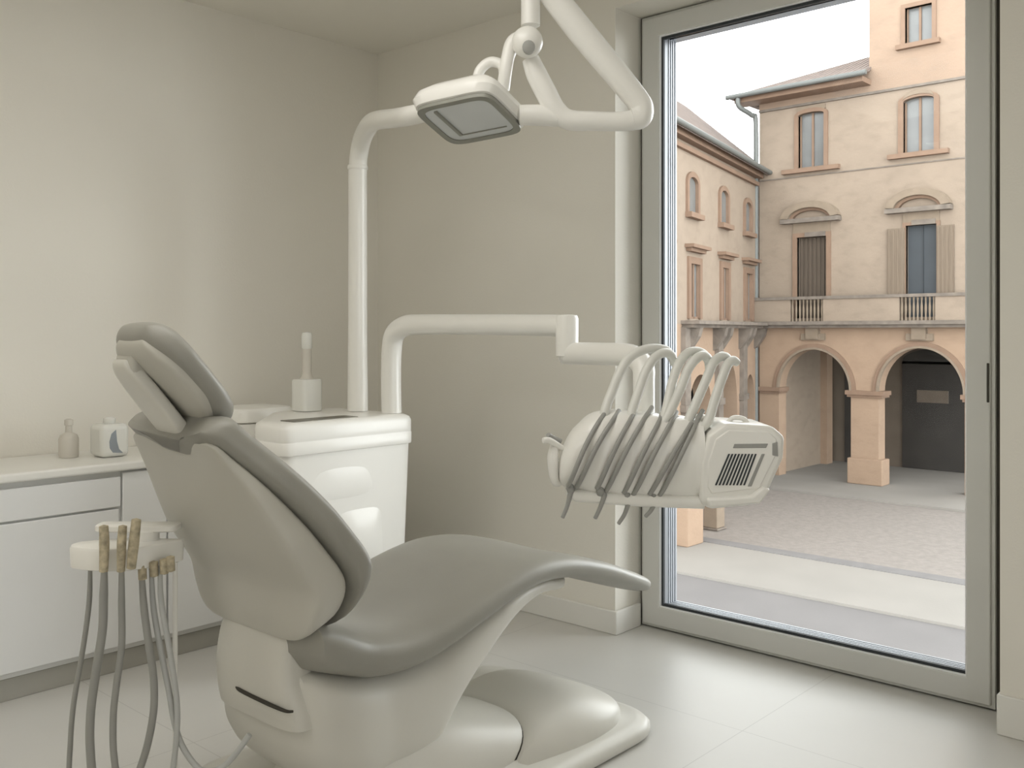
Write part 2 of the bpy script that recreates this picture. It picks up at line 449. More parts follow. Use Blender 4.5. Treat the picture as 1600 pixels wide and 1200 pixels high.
# outline anticlockwise
UP = [(-3.08, 1.985), (-2.885, 1.985), (-2.885, 2.615), (-3.40, 2.615), (-3.40, 2.27)]
slab(b, UP, [(.0, .06, .05), (.10, .045, .05), (.30, .022, .05), (.806, .008, .05)])
obj('body', b, 'white', unit, angle=30)
b = B(); slab(b, UP, [(.806, .006, .05), (.808, .001, .05), (.812, 0, .05), (.852, 0, .05), (.854, .0015, .05), (.857, .001, .05), (.900, .001, .05), (.914, .006, .05), (.923, .02, .05), (.924, .05, .04)])
obj('worktop_slab', b, 'white', unit, angle=50)
b = B(); slab(b, [(-3.02, 2.06), (-2.93, 2.06), (-2.93, 2.36), (-3.02, 2.36)], [(.9205, 0, .01), (.9262, 0, .01), (.9262, .004, .01)])
obj('tray_inset', b, 'steel', unit, angle=50)
b = B()      # bowed front cover of the body: an upper curved panel and a lower bulge
def bulge(b, y0, y1, z0, z1, d, x=-2.905):
    ny, nzv = 12, 10; g = []
    for i in range(ny+1):
        row = []
        for j in range(nzv+1):
            u = i/ny; v = j/nzv
            row.append(b.verts.new((x+d*(1-abs(2*u-1)**3)*(1-abs(2*v-1)**3), y0+(y1-y0)*u, z0+(z1-z0)*v)))
        g.append(row)
    for i in range(ny):
        for j in range(nzv): b.faces.new((g[i][j], g[i+1][j], g[i+1][j+1], g[i][j+1]))
bulge(b, 2.04, 2.47, .60, .79, .012); obj('upper_cover', b, 'white', unit)
b = B(); bulge(b, 2.22, 2.46, .36, .59, .018); obj('lower_cover', b, 'white', unit)

# light post rising from the unit
P1 = (-3.156, 2.535)
post = thing('light_post', 'tall white tubular post bending over from the side unit towards the lamp', 'post', (P1[0], P1[1], .925))
b = B(); tube(b, [(P1[0], P1[1], .926), (P1[0], P1[1], 1.3), (P1[0], P1[1], 1.935)], [.043, .0395, .0385], 24); obj('upright', b, 'white', post)
b = B(); lathe(b, [(.04, 0), (.0425, .004), (.0425, .014), (.04, .018)], 24, (P1[0], P1[1], 1.928)); obj('collar', b, 'white', post)
b = B(); tube(b, [(P1[0], P1[1], 1.93), (-3.145, 2.532, 1.985), (-3.10, 2.51, 2.035), (-3.00, 2.455, 2.062), (-2.86, 2.38, 2.062), (-2.6, 2.26, 2.015), (-2.44, 2.185, 1.987), (-2.34, 2.168, 1.980)],
              [.0375, .0375, .0375, .037, .036, .034, .033, .032], 24); obj('bent_arm', b, 'white', post)

# ================================================================ OPERATING LAMP ON ITS CEILING ARM
lamp = thing('operating_lamp', 'white operating lamp with grey rimmed glass hanging from its jointed ceiling arm', 'lamp', (-2.034, 2.341, 2.7))
E0 = Vector((-2.308, 2.093, 1.984))
cosY, sinY = math.cos(YAW), math.sin(YAW)
def rf(r, f, z): return Vector((cosY*r-sinY*f, sinY*r+cosY*f, z))
e1 = rf(.248, -.14, .0185).normalized(); e2 = rf(.118, .2, -.075)
e2 = (e2-e1*e2.dot(e1)).normalized(); nn = e1.cross(e2).normalized()
if nn.z > 0: nn = -nn                                   # nn points out of the glass, down towards the patient
L1, L2 = .275, .235
ctr = Vector((-2.193, 2.222, 1.945))
def LP(a, b_, c): return ctr+e1*a+e2*b_+nn*c
def lamp_ring(b, rows, seg=64, e=6.0):
    rings = []
    for a, bb, c in rows:
        ring = []
        for j in range(seg):
            th = 2*PI*(j+.5)/seg; co, s = math.cos(th), math.sin(th)
            ring.append(b.verts.new(LP(math.copysign(abs(co)**(2/e), co)*a, math.copysign(abs(s)**(2/e), s)*bb, c)))
        rings.append(ring)
    for p, q in zip(rings, rings[1:]):
        for j in range(seg): b.faces.new((p[j], p[(j+1) % seg], q[(j+1) % seg], q[j]))
    return rings
b = B(); R = lamp_ring(b, [(L1/2-.004, L2/2-.004, 0), (L1/2+.012, L2/2+.012, -.006), (L1/2+.022, L2/2+.022, -.03), (L1/2+.012, L2/2+.014, -.058), (L1/2-.02, L2/2-.012, -.085), (L1/2-.06, L2/2-.05, -.098), (.01, .01, -.102)])
b.faces.new(R[-1]); b.faces.new(R[0][::-1]); obj('housing', b, 'white', lamp)
b = B(); R = lamp_ring(b, [(L1/2+.006, L2/2+.006, -.003), (L1/2+.006, L2/2+.006, .010), (L1/2-.014, L2/2-.014, .010), (L1/2-.014, L2/2-.014, -.002)]); obj('grey_rim', b, 'rim', lamp)
b = B(); R = lamp_ring(b, [(L1/2-.010, L2/2-.010, .002), (L1/2-.012, L2/2-.012, .006)]); b.faces.new(R[-1]); obj('lens', b, 'lens', lamp)
b = B()
vs = [LP(x, y, z) for x in (-.080, -.068) for y in (-.088, .07) for z in (.0055, .012)]
vv = [b.verts.new(v) for v in vs]
for f in ((0, 1, 3, 2), (4, 6, 7, 5), (0, 4, 5, 1), (2, 3, 7, 6), (0, 2, 6, 4), (1, 5, 7, 3)): b.faces.new([vv[i] for i in f])
vs = [LP(x, y, z) for x in (-.068, .10) for y in (.070, .074) for z in (.0055, .009)]
vv = [b.verts.new(v) for v in vs]
for f in ((0, 1, 3, 2), (4, 6, 7, 5), (0, 4, 5, 1), (2, 3, 7, 6), (0, 2, 6, 4), (1, 5, 7, 3)): b.faces.new([vv[i] for i in f])
obj('lens_bar', b, 'rim', lamp)
# arms: coordinates measured in the room
def rfz(u, v, f): return rf((u-800)/1500*f, f, 1.25+(520-v)/1500*f)
b = B(); tube(b, [rfz(829, -178, 3.1), rfz(829, -60, 3.1), rfz(829, 40, 3.1)], .031, 20, 2); obj('drop_tube', b, 'white', lamp)
b = B(); lathe(b, [(.09, 0), (.09, .02), (.05, .045), (.032, .05)][::-1] and [(.032, -.055), (.06, -.045), (.09, -.02), (.09, -.002)], 28, (-2.034, 2.341, 2.7)); obj('ceiling_plate', b, 'white', lamp)
b = B(); j0 = rfz(824, 66, 3.06)
bmesh.ops.create_uvsphere(b, u_segments=24, v_segments=14, radius=.050, matrix=Matrix.Translation(j0)); obj('joint_ball', b, 'white', lamp)
b = B(); p = rfz(826, 74, 3.02); d = rf(0.0, -1, -.1).normalized()
tube(b, [p-d*.02, p+d*.012], .020, 16, 1, False); obj('joint_screw', b, 'tube', lamp)
b = B(); tube(b, [rfz(822, 60, 3.1), rfz(803, 66, 3.1), rfz(794, 88, 3.1), rfz(790, 112, 3.1), rfz(786, 140, 3.12)], [.028, .026, .022, .021, .022], 18); obj('yoke', b, 'white', lamp)
b = B(); tube(b, [rfz(744, 132, 3.14), rfz(750, 110, 3.14), rfz(766, 97, 3.14), rfz(784, 102, 3.13), rfz(788, 120, 3.12)], .017, 16); obj('yoke_hook', b, 'white', lamp)
b = B(); tube(b, [rfz(829, 92, 3.1), rfz(838, 115, 3.1), rfz(853, 145, 3.1), rfz(868, 172, 3.1), rfz(888, 187, 3.1), rfz(925, 189, 3.1), rfz(965, 190, 3.1), rfz(990, 188, 3.1)], [.028, .034, .035, .034, .033, .031, .031, .033], 20); obj('lower_arm', b, 'white', lamp)
b = B(); tube(b, [rfz(812, 180, 3.1), rfz(840, 180, 3.1), rfz(872, 184, 3.1)], [.033, .034, .029], 20, 2); obj('side_stub', b, 'white', lamp)
b = B(); tube(b, [rfz(988, 186, 3.1), rfz(1000, 183, 3.1), rfz(1003, 172, 3.1), rfz(997, 158, 3.1), rfz(960, 112, 3.1), rfz(910, 52, 3.1), rfz(866, -4, 3.1), rfz(838, -40, 3.1)],
                   [.036, .038, .038, .038, .042, .044, .042, .034], 22); obj('spring_arm', b, 'white', lamp)

# ================================================================ INSTRUMENT CONSOLE ON ITS SWIVEL ARM
HL = rfz(1040, 700, 2.7)
con = thing('instrument_console', 'white instrument console with hoses and a slatted end, hanging before the window', 'console', HL, YAW)
K = 2.7/1500
def q(u, v, y=0.0): return ((u-1040)*K, y, (700-v)*K)
# the swivel arm in world coordinates, brought into the console's frame
Minv = (Matrix.Translation(HL) @ Matrix.Rotation(YAW, 4, 'Z')).inverted()
def cw(u, v, f): return Minv @ rfz(u, v, f)
b = B(); tube(b, [cw(612, 645, 3.9), cw(611, 600, 3.9), cw(612, 548, 3.9), cw(617, 522, 3.88), cw(634, 509, 3.84), cw(660, 507, 3.78), cw(740, 507, 3.57), cw(830, 508, 3.34), cw(882, 509, 3.2)],
              [.041, .041, .041, .041, .041, .040, .038, .037, .037], 24, 8); obj('main_arm', b, 'white', con, world=False)
b = B(); p0 = cw(886, 524, 3.19)
lathe(b, [(.030, -.072), (.037, -.068), (.038, .055), (.034, .066), (.02, .069)], 28, p0); obj('elbow_post', b, 'white', con, world=False)
b = B(); tube(b, [cw(876, 552, 3.2), cw(890, 552, 3.19), cw(940, 553, 3.05), cw(985, 556, 2.94), cw(1004, 572, 2.87), cw(1006, 600, 2.84), cw(1006, 660, 2.82)], [.034, .037, .036, .036, .034, .032, .032], 24, 6); obj('second_arm', b, 'white', con, world=False)
# barrel
rows = [(871, 738, .02, .02), (873, 735, .05, .03), (880, 728, .07, .055), (895, 718, .088, .085), (915, 711, .097, .108), (940, 709, .1, .122), (980, 711, .1, .125), (1030, 714, .1, .123), (1075, 717, .1, .12), (1092, 719, .1, .119)]
st = []
tab = [(r[0], r[1], r[2], r[3]) for r in rows]
for i in range(45):
    u = 871+(1092-871)*i/44
    v, hy, hz = interp(tab, u)
    s = 1-.035*abs(math.cos(PI*(u-905)/44))**6 if u > 890 else 1
    st.append((q(u, v), (0, 1, 0), (0, 0, 1), hy*s, hz*s, 2.5))
b = B(); loft(b, st, 48); obj('barrel', b, 'white', con, world=False)
b = B(); loft(b, [(q(u, v), (0, 1, 0), (0, 0, 1), a, c, 3.5) for u, v, a, c in ((884, 768, .03, .008), (887, 768, .06, .014), (900, 769, .075, .02), (1000, 775, .082, .022), (1092, 778, .085, .022))], 32); obj('tray_lip', b, 'white', con, world=False)
# ridges on top where each hose leaves
b = B()
for u in (955, 1005, 1052, 1098):
    c = q(u, 655-8*(u < 1000) , .0); box(b, c[0]-.016, c[0]+.016, -.03, .04, c[2]-.025, c[2]+.012)
obj('hose_outlet_block', b, 'white', con, world=False, bevel=.006)
# end housing
hp = [(1096, 674), (1122, 656), (1192, 660), (1211, 677), (1209, 708), (1184, 764), (1164, 780), (1098, 786), (1084, 776), (1083, 716)]
b = B(); prism(b, [(q(u, v)[0], q(u, v)[2]) for u, v in hp], -.10, .11, 'y'); obj('end_housing', b, 'white', con, world=False, bevel=.012, bseg=4)
fp = [(1106, 680), (1126, 666), (1186, 669), (1198, 680), (1196, 706), (1172, 754), (1100, 762), (1094, 752), (1095, 716)]
b = B(); prism(b, [(q(u, v)[0], q(u, v)[2]) for u, v in fp], -.103, -.09, 'y'); fpn = obj('face_panel', b, 'whitep' if 'whitep' in M else 'white', con, world=False, bevel=.003)
b = B()
for k in range(9):
    t0 = 1125+5.0*k; t1 = 1105+5.3*k
    prism(b, [(q(a, v)[0], q(a, v)[2]) for a, v in ((t0, 702), (t0+2.6, 702), (t1+2.6, 749), (t1, 749))], -.1045, -.095, 'y')
obj('grille_slots', b, 'gasket', con, world=False, smooth=False)
b = B()
prism(b, [(q(a, v)[0], q(a, v)[2]) for a, v in ((1134, 687), (1185, 686.5), (1182, 693), (1132, 693.5))], -.1045, -.095, 'y')
prism(b, [(q(a, v)[0], q(a, v)[2]) for a, v in ((1175, 702), (1180, 702), (1160, 751), (1154, 751))], -.1045, -.095, 'y')
prism(b, [(q(a, v)[0], q(a, v)[2]) for a, v in ((1191, 686), (1199, 684), (1200, 706), (1191, 704))], -.1045, -.095, 'y')
obj('panel_inlays', b, 'tube', con, world=False, bevel=.0015)
b = B(); prism(b, [(q(a, v)[0], q(a, v)[2]) for a, v in ((1092, 768), (1158, 764), (1176, 750), (1186, 754), (1170, 775), (1094, 781))], -.125, -.06, 'y'); obj('pull_handle', b, 'white', con, world=False, bevel=.006, bseg=3)
b = B(); tube(b, [q(1135, 659, -.02), q(1143, 652, -.02), q(1158, 653, -.02), q(1166, 660, -.02)], .007, 10); obj('top_catch', b, 'white', con, world=False)
# side handle at the left end
b = B(); tube(b, [q(866, 694, -.02), q(863, 715, -.03), q(866, 748, -.03), q(874, 752, -.02)], [.012, .016, .012, .010], 12); tube(b, [q(848, 685, -.05), q(858, 686, -.04), q(880, 700, -.02)], [.008, .009, .008], 12)
obj('grab_handle', b, 'white', con, world=False)
b = B(); tube(b, [q(856, 678, -.02), q(862, 683, -.01), q(876, 690, 0)], [.007, .008, .008], 10); obj('handle_pivot', b, 'tube', con, world=False)
# white whip arms arching over the top
W = [[(938, 668, -.05), (944, 640, -.03), (957, 610, .0), (971, 580, .02), (986, 560, .04), (1008, 548, .06), (1032, 545, .08), (1052, 550, .10), (1060, 562, .12)],
     [(978, 665, -.05), (986, 640, -.03), (1000, 605, 0), (1012, 578, .02), (1026, 560, .04), (1042, 552, .06), (1056, 556, .08), (1062, 570, .10)],
     [(1022, 668, -.05), (1036, 648, -.03), (1052, 600, .02), (1064, 570, .04), (1080, 553, .06), (1098, 550, .08), (1112, 556, .10), (1120, 568, .12)],
     [(1022, 672, -.06), (1040, 648, -.04), (1062, 608, -.01), (1077, 578, .02), (1090, 562, .03), (1104, 556, .05), (1114, 562, .07), (1118, 578, .09)],
     [(1052, 685, -.06), (1068, 662, -.04), (1088, 626, -.01), (1106, 590, .01), (1118, 568, .03), (1132, 558, .05), (1144, 560, .07), (1150, 572, .09)],
     [(1084, 672, -.06), (1102, 655, -.04), (1117, 620, -.01), (1130, 590, .01), (1141, 570, .03), (1152, 564, .05), (1160, 568, .06)]]
for P in W:
    b = B(); tube(b, [q(*p) for p in P], [.011]+[.0135]*(len(P)-2)+[.011], 14); obj('whip_arm', b, 'whip', con, world=False)
# grey instrument hoses looping down the front
def hose(a, c, bow):
    return [(a[0]+(c[0]-a[0])*t+bow*math.sin(PI*t**.75), a[1]+(c[1]-a[1])*t) for t in [i/9 for i in range(10)]]
HS = [(hose((966, 641), (898, 755), -9), hose((944, 643), (885, 752), -8), (890, 757), [(889, 765), (884, 785), (877, 802)]),
      (hose((1018, 636), (943, 760), -10), hose((992, 640), (929, 756), -8), (935, 760), [(940, 766), (934, 785), (926, 802)]),
      (hose((1056, 643), (984, 767), -9), hose((1033, 646), (970, 763), -7), (976, 768), [(978, 775), (972, 795), (962, 811)]),
      (hose((1097, 641), (1024, 768), -8), hose((1075, 658), (1009, 765), -6), (1016, 770), [(1018, 776), (1012, 790), (1003, 800)])]
def bulgey(v, u):                       # distance of the barrel's front at this height
    vc, hy, hz = interp(tab, min(max(u, 880), 1090)); s = min(1, abs((v-vc)*K)/hz)
    return -(.1*math.sqrt(1-s*s))-.010
for A_, B_, kn, tl in HS:
    hs = obj('instrument_hose', (lambda b: (tube(b, [q(u, v, bulgey(v, u)) for u, v in A_], .0068, 12), b)[1])(B()), 'tube', con, world=False)
    hs = obj('instrument_hose', (lambda b: (tube(b, [q(u, v, bulgey(v, u)) for u, v in B_], .0068, 12), b)[1])(B()), 'tube', con, world=False)
    b = B(); y = bulgey(kn[1], kn[0])
    tube(b, [q(kn[0]-2, kn[1]-8, y), q(kn[0]-1, kn[1], y-.002), q(kn[0]-1, kn[1]+7, y-.001)], [.008, .0125, .008], 12); obj('hose_holder', b, 'tube', con, world=False)
    b = B(); tube(b, [q(kn[0], kn[1]+3, y)]+[q(u, v, y-.002) for u, v in tl], [.008, .0075, .006, .0055], 12); obj('handpiece_tip', b, 'tube', con, world=False)

# ================================================================ THE TREATMENT CHAIR
XC = -2.06
chair = thing('dental_chair', 'reclined dental chair with grey upholstery and white base in the middle of the room', 'chair', (XC, 1.9, 0))
# ---- seat and leg cushion: centre-line of the top, underside, half width
SEAT = [(1.310, .565, .500, .13), (1.322, .585, .475, .18), (1.35, .588, .455, .218), (1.40, .572, .430, .252), (1.45, .550, .410, .280), (1.50, .528, .395, .288), (1.62, .515, .388, .290), (1.73, .528, .408, .290),
        (1.88, .562, .452, .288), (2.0, .590, .486, .285), (2.12, .604, .505, .282), (2.27, .592, .495, .276), (2.46, .540, .450, .262), (2.60, .487, .402, .246), (2.72, .438, .362, .222), (2.80, .404, .338, .180), (2.84, .384, .336, .13), (2.855, .370, .345, .06)]
b = B(); st = []
N_ = 56
for i in range(N_+1):
    t = i/N_; y = 1.31+(2.855-1.31)*t 
    zt, zb, hw = interp(SEAT, y)
    y2 = y+.01; a = interp(SEAT, min(y2, 2.85)); a0 = interp(SEAT, max(1.315, y-.01))
    sl = ((a[0]+a[1])-(a0[0]+a0[1]))/2/(min(y2, 2.85)-max(1.315, y-.01)) if 1.34 < y < 2.82 else 0
    if y >= 2.82: sl = -.42
    T = Vector((0, 1, sl)).normalized()
    st.append(((XC+.075*max(0, min(1, (1.46-y)/.13)), y, (zt+zb)/2), (1, 0, 0), (0, -T.z, T.y), hw, (zt-zb)/2*T.y, 2.9))
def dish(p, t, x, y):
    if y > 0: p = p-Vector((0, 0, .020*(1-abs(x)**2.2)*min(1, t*6)*min(1, max(0, (1-t)*4))*y))
    return p
loft(b, st, 56, dish); obj('seat_cushion', b, 'pad', chair)
# ---- back: stations from the bottom (t=0) to the top (t=1); front line, back line, half width
BACK = [  # t, frontY, frontZ, backY, backZ, halfwidth
    (0.00, 1.350, .568, 1.315, .542, .12), (0.03, 1.378, .576, 1.298, .536, .185), (0.08, 1.405, .602, 1.290, .556, .232), (0.16, 1.418, .652, 1.290, .600, .264), (0.26, 1.398, .702, 1.292, .658, .284),
    (0.42, 1.335, .787, 1.240, .745, .280), (0.58, 1.275, .858, 1.198, .825, .257), (0.74, 1.208, .925, 1.165, .897, .234), (0.88, 1.150, .980, 1.132, .955, .203), (0.96, 1.122, 1.006, 1.110, .994, .186), (1.00, 1.110, 1.012, 1.102, 1.006, .160)]
def back_pt(t): fy, fz, by, bz, hw = interp(BACK, t); return Vector((0, fy, fz)), Vector((0, by, bz)), hw
def notch(x, t, c=0.0):
    g = math.exp(-((x-c-.04)/.36)**2)
    return g*max(0, min(1, (t-.70)/.30))**1.5
upv = Vector((0, -.66, .75))
def mk_back(inset, which):
    st = []
    for i in range(49):
        t = i/48; F_, B_, hw = back_pt(t)
        if which == 'shell': a, c = F_, B_
        else:
            n = Vector((0, .74, .67)); th = .088*min(1, max(t, .001)/.04)**.5*min(1, (1.04-t)/.10)**.5
            a, c = F_+n*th*.86, F_-n*.018*min(1, t/.1)
        mid = (a+c)/2; d = (a-c)
        h = d.length/2
        st.append(((XC+.034*max(0, 1-t/.34), mid.y, mid.z), (1, 0, 0), (0, d.y, d.z), hw+inset*(1-max(0, t-.6)*1.8), h, 5.0 if which == 'shell' else 3.4))
    return st
def post_shell(p, t, x, y): return p-upv*.075*notch(x, t)
b = B(); loft(b, mk_back(0, 'shell'), 56, post_shell); obj('back_shell', b, 'shell', chair)
def post_pad(p, t, x, y): return p-upv*.070*notch(x, t)+Vector((0, -.66, .75))*.030*max(0, (t-.8)/.2)-Vector((0, .012, .026))*max(0, 1-t/.14)
b = B(); loft(b, mk_back(.024, 'pad'), 56, post_pad); obj('back_cushion', b, 'pad', chair)
# ---- headrest
def line_loft(b, p0, p1, n, hw, th, e, k=20, wtab=None):
    """slab along p0->p1 (in the YZ plane), normal n, rounded ends"""
    p0 = Vector(p0); p1 = Vector(p1); n = Vector(n).normalized(); L = (p1-p0).length; st = []
    for i in range(k*2+1):
        t = i/(k*2); s = (1-math.cos(PI*t))/2
        end = min(s, 1-s)*L; r = min(1.0, end/.045); r = math.sqrt(max(.0025, 1-(1-r)**2)); r2 = min(1.0, end/.10); r2 = math.sqrt(max(.0, 1-(1-r2)**2))
        wsc = interp(wtab, s)[0] if wtab else 1
        c = p0+(p1-p0)*s
        st.append((c, (1, 0, 0), n, hw*wsc*(.45+.55*r2)*(1 if 0 < i < 2*k else .8), th/2*r, e))
    loft(b, st, 44, None)
HN = (0, .80, .60)
b = B(); line_loft(b, (XC+.03, 1.010, 1.266), (XC+.03, 1.200, 1.042), HN, .127, .080, 2.9, 20, [(0, .86), (.3, .97), (.7, 1.0), (1, .9)]); obj('headrest_cushion', b, 'pad', chair)
b = B(); line_loft(b, (XC+.034, 1.001, 1.238), (XC+.034, 1.171, 1.046), HN, .116, .052, 4.8, 20, [(0, .84), (.3, .95), (.7, 1.0), (1, .9)]); obj('headrest_shell', b, 'shell', chair)
b = B(); line_loft(b, (XC-.012, .995, 1.190), (XC+.02, 1.152, .975), (0, .86, .51), .060, .036, 4.0, 16, [(0, .8), (.3, .9), (1, 1)]); obj('headrest_bracket', b, 'body', chair)
b = B(); box(b, XC-.045, XC+.035, 1.0, 1.05, 1.15, 1.205); o = obj('adjuster_plate', b, 'shell', chair, bevel=.012, bseg=3)
b = B(); tube(b, [(XC+.03, 1.185, 1.06), (XC+.03, 1.178, 1.0), (XC+.03, 1.195, .955)], [.042, .046, .046], 18); obj('headrest_stem', b, 'white', chair)
# ---- white body under the seat
BODY = [  # y, top, bottom, halfwidth
    (1.31, .455, .300, .10), (1.33, .465, .240, .17), (1.36, .46, .195, .205), (1.40, .452, .160, .228), (1.47, .430, .120, .250), (1.60, .405, .110, .262), (1.72, .418, .140, .262), (1.80, .440, .235, .258), (1.90, .470, .325, .250),
    (2.05, .515, .425, .235), (2.20, .515, .455, .20), (2.35, .490, .440, .16), (2.42, .47, .45, .09)]
b = B(); st = []
for i in range(45):
    y = 1.31+(2.42-1.31)*i/44; zt, zb, hw = interp(BODY, y)
    st.append(((XC+.035*max(0, min(1, (1.56-y)/.2)), y, (zt+zb)/2), (1, 0, 0), (0, 0, 1), hw, (zt-zb)/2, 3.6))
loft(b, st, 52); obj('seat_shell', b, 'body', chair)
# back support stem with its slit
b = B(); st = []
ST = [(.33, 1.345, .055, .172), (.36, 1.342, .06, .170), (.40, 1.338, .06, .162), (.44, 1.336, .06, .153), (.50, 1.342, .056, .150), (.54, 1.350, .050, .150), (.57, 1.355, .04, .14)]
for i in range(25):
    z = .33+.24*i/24; yc, hy, hw = interp(ST, z)
    st.append(((XC+.03+(hw-.15)*.9, yc, z), (1, 0, 0), (0, 1, 0), hw, hy, 4.0))
loft(b, st, 44); obj('back_support', b, 'body', chair)
b = B(); tube(b, [(-2.075, 1.290, .392), (-2.04, 1.2785, .389), (-1.93, 1.2785, .386), (-1.86, 1.283, .384), (-1.845, 1.295, .383)], [.002, .005, .005, .004, .003], 8); obj('support_slit', b, 'dark', chair)
# ---- base
b = B()
BP = [(-2.44, 1.30), (-1.66, 1.30), (-1.66, 2.56), (-2.44, 2.56)]
slab(b, BP, [(.001, .012, .15), (.012, 0, .15), (.035, 0, .15), (.050, .012, .15), (.056, .035, .14), (.058, .08, .12), (.072, .10, .11), (.076, .13, .10)], 8)
obj('base_plate', b, 'body', chair, angle=60)
b = B(); st = []
DM = [(2.08, .158, .195), (2.09, .163, .205), (2.16, .178, .225), (2.24, .182, .24), (2.33, .165, .24), (2.42, .130, .215), (2.49, .10, .15), (2.52, .08, .06)]
for i in range(22):
    y = 2.08+.44*i/21; h, hw = interp(DM, y); st.append(((-1.95, y, .06), (1, 0, 0), (0, 0, 1), hw, h-.06, 2.6))
loft(b, st, 44, lambda p, t, x, y: p-Vector((0, (.17-p.z)*1.1*(1-t)**2, 0))); obj('base_dome', b, 'body', chair)
b = B(); st = []
AR = [(1.45, .22, .19), (1.60, .23, .195), (1.75, .235, .2), (1.95, .185, .2), (2.02, .168, .2), (2.07, .158, .195)]
for i in range(20):
    y = 1.45+.62*i/19; h, hw = interp(AR, y); st.append(((-1.96, y, .06), (1, 0, 0), (0, 0, 1), hw, h-.06, 3.0))
loft(b, st, 44, lambda p, t, x, y: p-Vector((0, (.17-p.z)*1.1*t**2, 0))); obj('lift_cover', b, 'body', chair)
b = B(); loft(b, [((-1.955, y, .06), (1, 0, 0), (0, 0, 1), .190, .094, 2.8) for y in (2.066, 2.085)], 44, lambda p, t, x, y: p-Vector((0, (.17-p.z)*1.1, 0))); obj('cover_seam', b, 'dark', chair)

# ================================================================ ASSISTANT'S HOSE HOLDER
hol = thing('hose_holder', 'small white crescent tray on a thin post with grey hoses, left of the chair', 'holder', (-2.24, 1.10, 0))
TC = Vector((-2.24, 1.085, 0))
def hw_(a, d, z): return Vector((TC.x+cosY*a-sinY*d, TC.y+sinY*a+cosY*d, z))
K2 = 2.3/1500
def hz(u, v, d=0.0): return rfz(u, v, 2.3+d)
b = B()
pl = [(-.128, .0), (-.115, -.030), (-.07, -.052), (-.01, -.060), (.04, -.052), (.085, -.02), (.128, .045), (.128, .062), (.0, .07), (-.08, .05), (-.12, .025)]
pts = [(hw_(a, d, 0).x, hw_(a, d, 0).y) for a, d in pl]
slab(b, pts, [(.688, .012, .02), (.692, .002, .02), (.735, 0, .02), (.742, .004, .02), (.744, .01, .02)], 4); obj('tray', b, 'white', hol)
b = B(); pts = [(hw_(a, d, 0).x, hw_(a, d, 0).y) for a, d in [(-.085, .03), (.03, .02), (.115, .03), (.115, .085), (-.085, .085)]]
slab(b, pts, [(.764, .004, .015), (.767, 0, .015), (.778, 0, .015), (.781, .004, .015)], 4); obj('upper_shelf', b, 'white', hol)
b = B(); c0 = hw_(0.04, .045, 0); tube(b, [(c0.x, c0.y, .744), (c0.x, c0.y, .766)], .03, 16, 1, False); obj('shelf_post', b, 'white', hol)
b = B(); p = hw_(.113, .035, 0); tube(b, [(p.x, p.y, .001), (p.x, p.y, .69)], .006, 12, 1, False)
lathe(b, [(.03, .0), (.03, .006), (.01, .012)], 20, (p.x, p.y, .001)); obj('stand_post', b, 'white', hol)
for P, r in (([(162, 822), (163, 850), (162, 893)], .0115), ([(192, 822), (190, 850), (189, 893)], .0105), ([(213, 812), (209, 850), (205, 888)], .012)):
    b = B(); tube(b, [hz(u, v, -.068) for u, v in P], [r*.9, r, r*.85], 12); obj('nozzle_fitting', b, 'tan', hol)
b = B()
for u, v in ((222, 893), (240, 888), (256, 884), (266, 880)):
    tube(b, [hz(u, v-10, -.02), hz(u+1, v+12, -.02)], .010, 10, 1, False)
obj('hose_fitting', b, 'tan', hol)
HO = [([(141, 880), (140, 930), (136, 970), (127, 1030), (115, 1100), (110, 1160), (108, 1230), (118, 1300), (150, 1325)], .0062, 'tube', -.02),
      ([(163, 890), (162, 930), (160, 985), (150, 1050), (142, 1110), (141, 1170), (150, 1250), (175, 1320)], .0100, 'tube', -.05),
      ([(190, 885), (190, 940), (190, 1010), (182, 1070), (177, 1120), (178, 1180), (190, 1250), (215, 1310)], .0080, 'tube', -.04),
      ([(221, 890), (225, 950), (233, 1010), (240, 1060), (240, 1110), (230, 1165), (214, 1215), (195, 1270)], .0088, 'tube', -.02),
      ([(236, 885), (240, 950), (252, 1020), (264, 1080), (274, 1135), (290, 1175), (315, 1203), (345, 1200), (368, 1178), (390, 1148)], .0072, 'tubel', .0),
      ([(250, 885), (252, 940), (264, 1010), (272, 1060), (277, 1110), (275, 1160), (268, 1215), (255, 1290)], .0068, 'tubel', -.01)]
for P, r, m_, dd in HO:
    b = B(); n_ = len(P)
    tube(b, [hz(u, v, dd) for u, v in P], [r*.75]+[r]*(n_-1), 12, 8); obj('suction_hose', b, m_, hol)

# bottle on the side unit
t = thing('water_bottle', 'white square-based bottle with tall slim neck on the side unit behind the lamp post', 'bottle', (-3.315, 2.395, .925))
b = B(); loft(b, [((0, 0, z), (1, 0, 0), (0, 1, 0), a, a, 5) for z, a in ((0, .047), (.003, .05), (.124, .05), (.132, .046), (.134, .02))]); obj('base', b, 'clear', t, world=False)
b = B(); lathe(b, [(.030, .132), (.022, .145), (.0195, .16), (.0195, .26)], 20); obj('neck', b, 'tanp', t, world=False)
b = B(); lathe(b, [(.0195, .258), (.0225, .263), (.0225, .315), (.019, .325), (.01, .328)], 20); obj('cap', b, 'clear', t, world=False)

